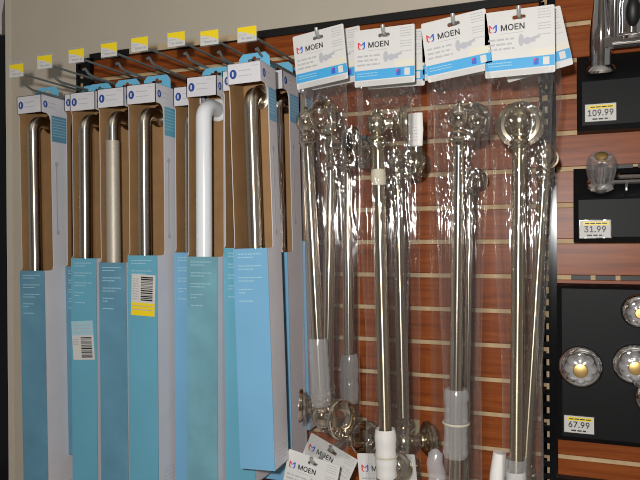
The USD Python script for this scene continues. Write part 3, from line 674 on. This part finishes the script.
GZ = lambda k: ROW0 - k * PITCHZ
D1 = display(577, 57.5, 82, 131, 0.055, 'top black faucet display board with the 109.99 price label', '109.99', (600.5, 112.5))
D2 = display(573.5, 169, 200, 242, 0.055, 'middle black display board with the 31.99 price label', '31.99', (595, 229), cleat=GZ(2))
D3 = display(557.5, 283, 288.5, 440, 0.030, 'large lower black display board with the 67.99 price label', '67.99', (579, 424.5), cleat=GZ(5))
D4 = display(556, 474, 482, 560, 0.045, 'black display board at the bottom edge, only its top showing', None, None)

# --- faucet on the top board
YF = -0.030
o = at(601, 72, YF)
t = thing('kitchen_faucet', 'chrome kitchen faucet with black spray button on the top board', 'faucet', mtx=frame(o, z=(0, -0.30, 1)))
s = (YF + DIST) / F
q = lambda u, v: (at(u, v, YF) - o)
body = [(0.0, 0.0), (13.5, 0), (14, 2), (12.5, 4.5), (10.2, 6.5), (10.0, 12), (10.3, 26), (9.6, 38), (8.2, 50), (6.6, 62), (5.4, 76), (4.0, 84), (0, 86)]
obj('lever_body', lathe([(a * s, b * s) for a, b in body], 36), 'chrome', t, smooth=35)
dk = q(622, 47)
obj('deck_plate', [bevel_box(0.0, 0.19, -0.022, 0.022, 20 * s, 32 * s, 0.004), tube([(x_, -0.023, 24 * s) for x_ in (0.02, 0.1, 0.185)], 0.004, 12)], 'chrome', t, smooth=30)
c1 = q(614, 47); c2 = q(630, 47)
obj('spout', tube([(c1[0], -0.012, 30 * s), (c1[0], -0.012, 60 * s), (c1[0], -0.012, 95 * s)], 5.6 * s, 24), 'chrome', t, smooth=40)
obj('faucet_body', lathe([(0, 28 * s), (12.5 * s, 28 * s), (13 * s, 30.5 * s), (11.5 * s, 33 * s), (11 * s, 60 * s), (10 * s, 90 * s), (0, 96 * s)], 36).apply_translation((c2[0] + 0.002, -0.004, 0)), 'chrome', t, smooth=35)
el = trimesh.creation.icosphere(3, 1.0); el.vertices *= np.array([6.2 * s, 0.010, 12.2 * s])
el.apply_translation((c2[0] + 0.002, -0.004 - 11 * s, q(630, 15)[2]))
obj('spray_button', el, 'black', t, smooth=True, label='black oval button')
obj('side_handle', lathe([(0, 26 * s), (14 * s, 26 * s), (14 * s, 29 * s), (10 * s, 33 * s), (10 * s, 50 * s), (7 * s, 80 * s), (0, 86 * s)], 32).apply_translation((0.135, 0, 0)), 'chrome', t, smooth=35)
def fluted(r0, r1, L, lobes=10, depth=0.10, n=80):
    """an acrylic knob along z, fluted, slightly barrel shaped"""
    prof = [(0.0, 0.0), (0.80, 0.0), (0.92, 0.10), (0.98, 0.30), (1.0, 0.50), (0.97, 0.72), (0.86, 0.90), (0.70, 1.0), (0.0, 1.0)]
    v, f = [], []
    a = np.arange(n) * 2 * math.pi / n
    for k, (rr, zz) in enumerate(prof):
        r_ = (r0 + (r1 - r0) * zz) * rr * (1 - depth * (0.5 - 0.5 * np.abs(np.cos(a * lobes / 2)) ** 0.7) * 2 * (1 if 0 < k < 8 else 0))
        v.append(np.stack([r_ * np.cos(a), r_ * np.sin(a), np.full(n, zz * L)], 1))
    v = np.vstack(v)
    for i in range(len(prof) - 1):
        for j in range(n):
            k = (j + 1) % n
            f += [(i * n + j, i * n + k, (i + 1) * n + k), (i * n + j, (i + 1) * n + k, (i + 1) * n + j)]
    g = trimesh.Trimesh(v, f, process=False); g.merge_vertices(); g.update_faces(g.nondegenerate_faces())
    return g

# --- faucet with the acrylic knob on the middle board
YK = -0.036
o = at(601, 186, YK); s = (YK + DIST) / F
t = thing('bathroom_faucet', 'chrome faucet with a clear fluted acrylic knob and gold cap on the middle board', 'faucet', loc=tuple(o))
tilt = rotm(0.68, [1, 0, 0])
esc = lathe([(0, -0.006), (0.008, -0.006), (0.010, 0.0), (0.027, 0.0), (0.0285, 0.004), (0.026, 0.009), (0.020, 0.012), (0.015, 0.016), (0, 0.016)], 40); esc.apply_transform(tilt)
obj('escutcheon', esc, 'chrome', t, smooth=35)
kn = fluted(0.0265, 0.0300, 0.056); kn.apply_translation((0, 0, 0.015)); kn.apply_transform(tilt)
obj('knob', kn, 'acrylic', t, smooth=40, label='clear fluted acrylic knob')
cp = lathe([(0, 0.0), (0.0115, 0.0), (0.0118, 0.0025), (0.009, 0.0045), (0, 0.005)], 28); cp.apply_translation((0, 0, 0.0712)); cp.apply_transform(tilt)
obj('knob_cap', cp, 'gold_matte', t, smooth=35, label='gold cap of the knob')
obj('knob_stem', moved(lathe([(0, 0.014), (0.008, 0.014), (0.008, 0.05), (0, 0.05)], 20), (0, 0, 0), tilt), 'chrome', t, smooth=35)
b0 = at(606, 187, YK) - o
obj('spout_bar', [bevel_box(0.012, 0.20, -0.014, 0.016, 0.002, 0.0125, 0.003), bevel_box(0.03, 0.20, -0.010, 0.018, 0.012, 0.024, 0.004), tube([(0.046, -0.014, 0.004), (0.046, -0.0145, -0.004), (0.046, -0.014, -0.012)], 0.0032, 12)], 'chrome', t, smooth=30)
obj('second_knob', moved(fluted(0.0265, 0.030, 0.056), (0.13, -0.01, 0.018), tilt), 'acrylic', t, smooth=40)

# --- trim knobs on the large lower board
def trim_knob(u, v, label, R=0.047, spout=False, gold=True):
    Y = -0.030; o = at(u, v, Y)
    t = thing('shower_valve_knob', label, 'faucet knob', loc=tuple(o))
    obj('escutcheon', lathe([(0.0, 0.0), (R, 0.0), (R, 0.003), (R * 0.93, 0.009), (R * 0.80, 0.013), (R * 0.62, 0.015), (R * 0.4, 0.0155), (0, 0.0155)], 48, 'y'), 'chrome', t, smooth=30)
    g = fluted(R * 0.78, R * 0.66, 0.030, lobes=8, depth=0.17); g.apply_transform(rotm(math.pi / 2, [1, 0, 0])); g.apply_translation((0, -0.014, 0))
    obj('knob', g, 'acrylic_white', t, smooth=40)
    st = lathe([(0, 0.012), (R * 0.34, 0.012), (R * 0.34, 0.030), (R * 0.30, 0.044), (0, 0.044)], 28, 'y')
    obj('hub', st, 'chrome', t, smooth=35)
    if gold:
        obj('knob_cap', moved(lathe([(0, 0.0), (R * 0.32, 0.0), (R * 0.33, 0.0015), (R * 0.28, 0.003), (0, 0.0034)], 28, 'y'), (0, -0.0445, 0)), 'gold_matte', t, smooth=35, label='gold cap of the knob')
    return t
trim_knob(580.5, 366.5, 'chrome and clear shower knob with gold centre, above the 67.99 label', R=0.0435)
trim_knob(639, 311, 'shower knob cut off by the right edge, upper of two', R=0.034)
trim_knob(634, 364, 'shower knob cut off by the right edge, lower of two, beside a dark spout', R=0.041)
o = at(652, 391, -0.03)
t = thing('tub_spout', 'rounded dark chrome tub spout at the right edge, below the lower cut-off knob', 'tub spout', loc=tuple(o))
obj('spout', lathe([(0, 0), (0.036, 0.0), (0.038, 0.012), (0.0375, 0.04), (0.033, 0.062), (0.02, 0.074), (0, 0.078)], 36, 'y'), 'chrome', t, smooth=35)
obj('outlet', moved(lathe([(0, 0.0), (0.014, 0.0), (0.016, 0.01), (0.016, 0.02), (0, 0.02)], 24), (0, -0.050, -0.045)), 'chrome', t, smooth=35)
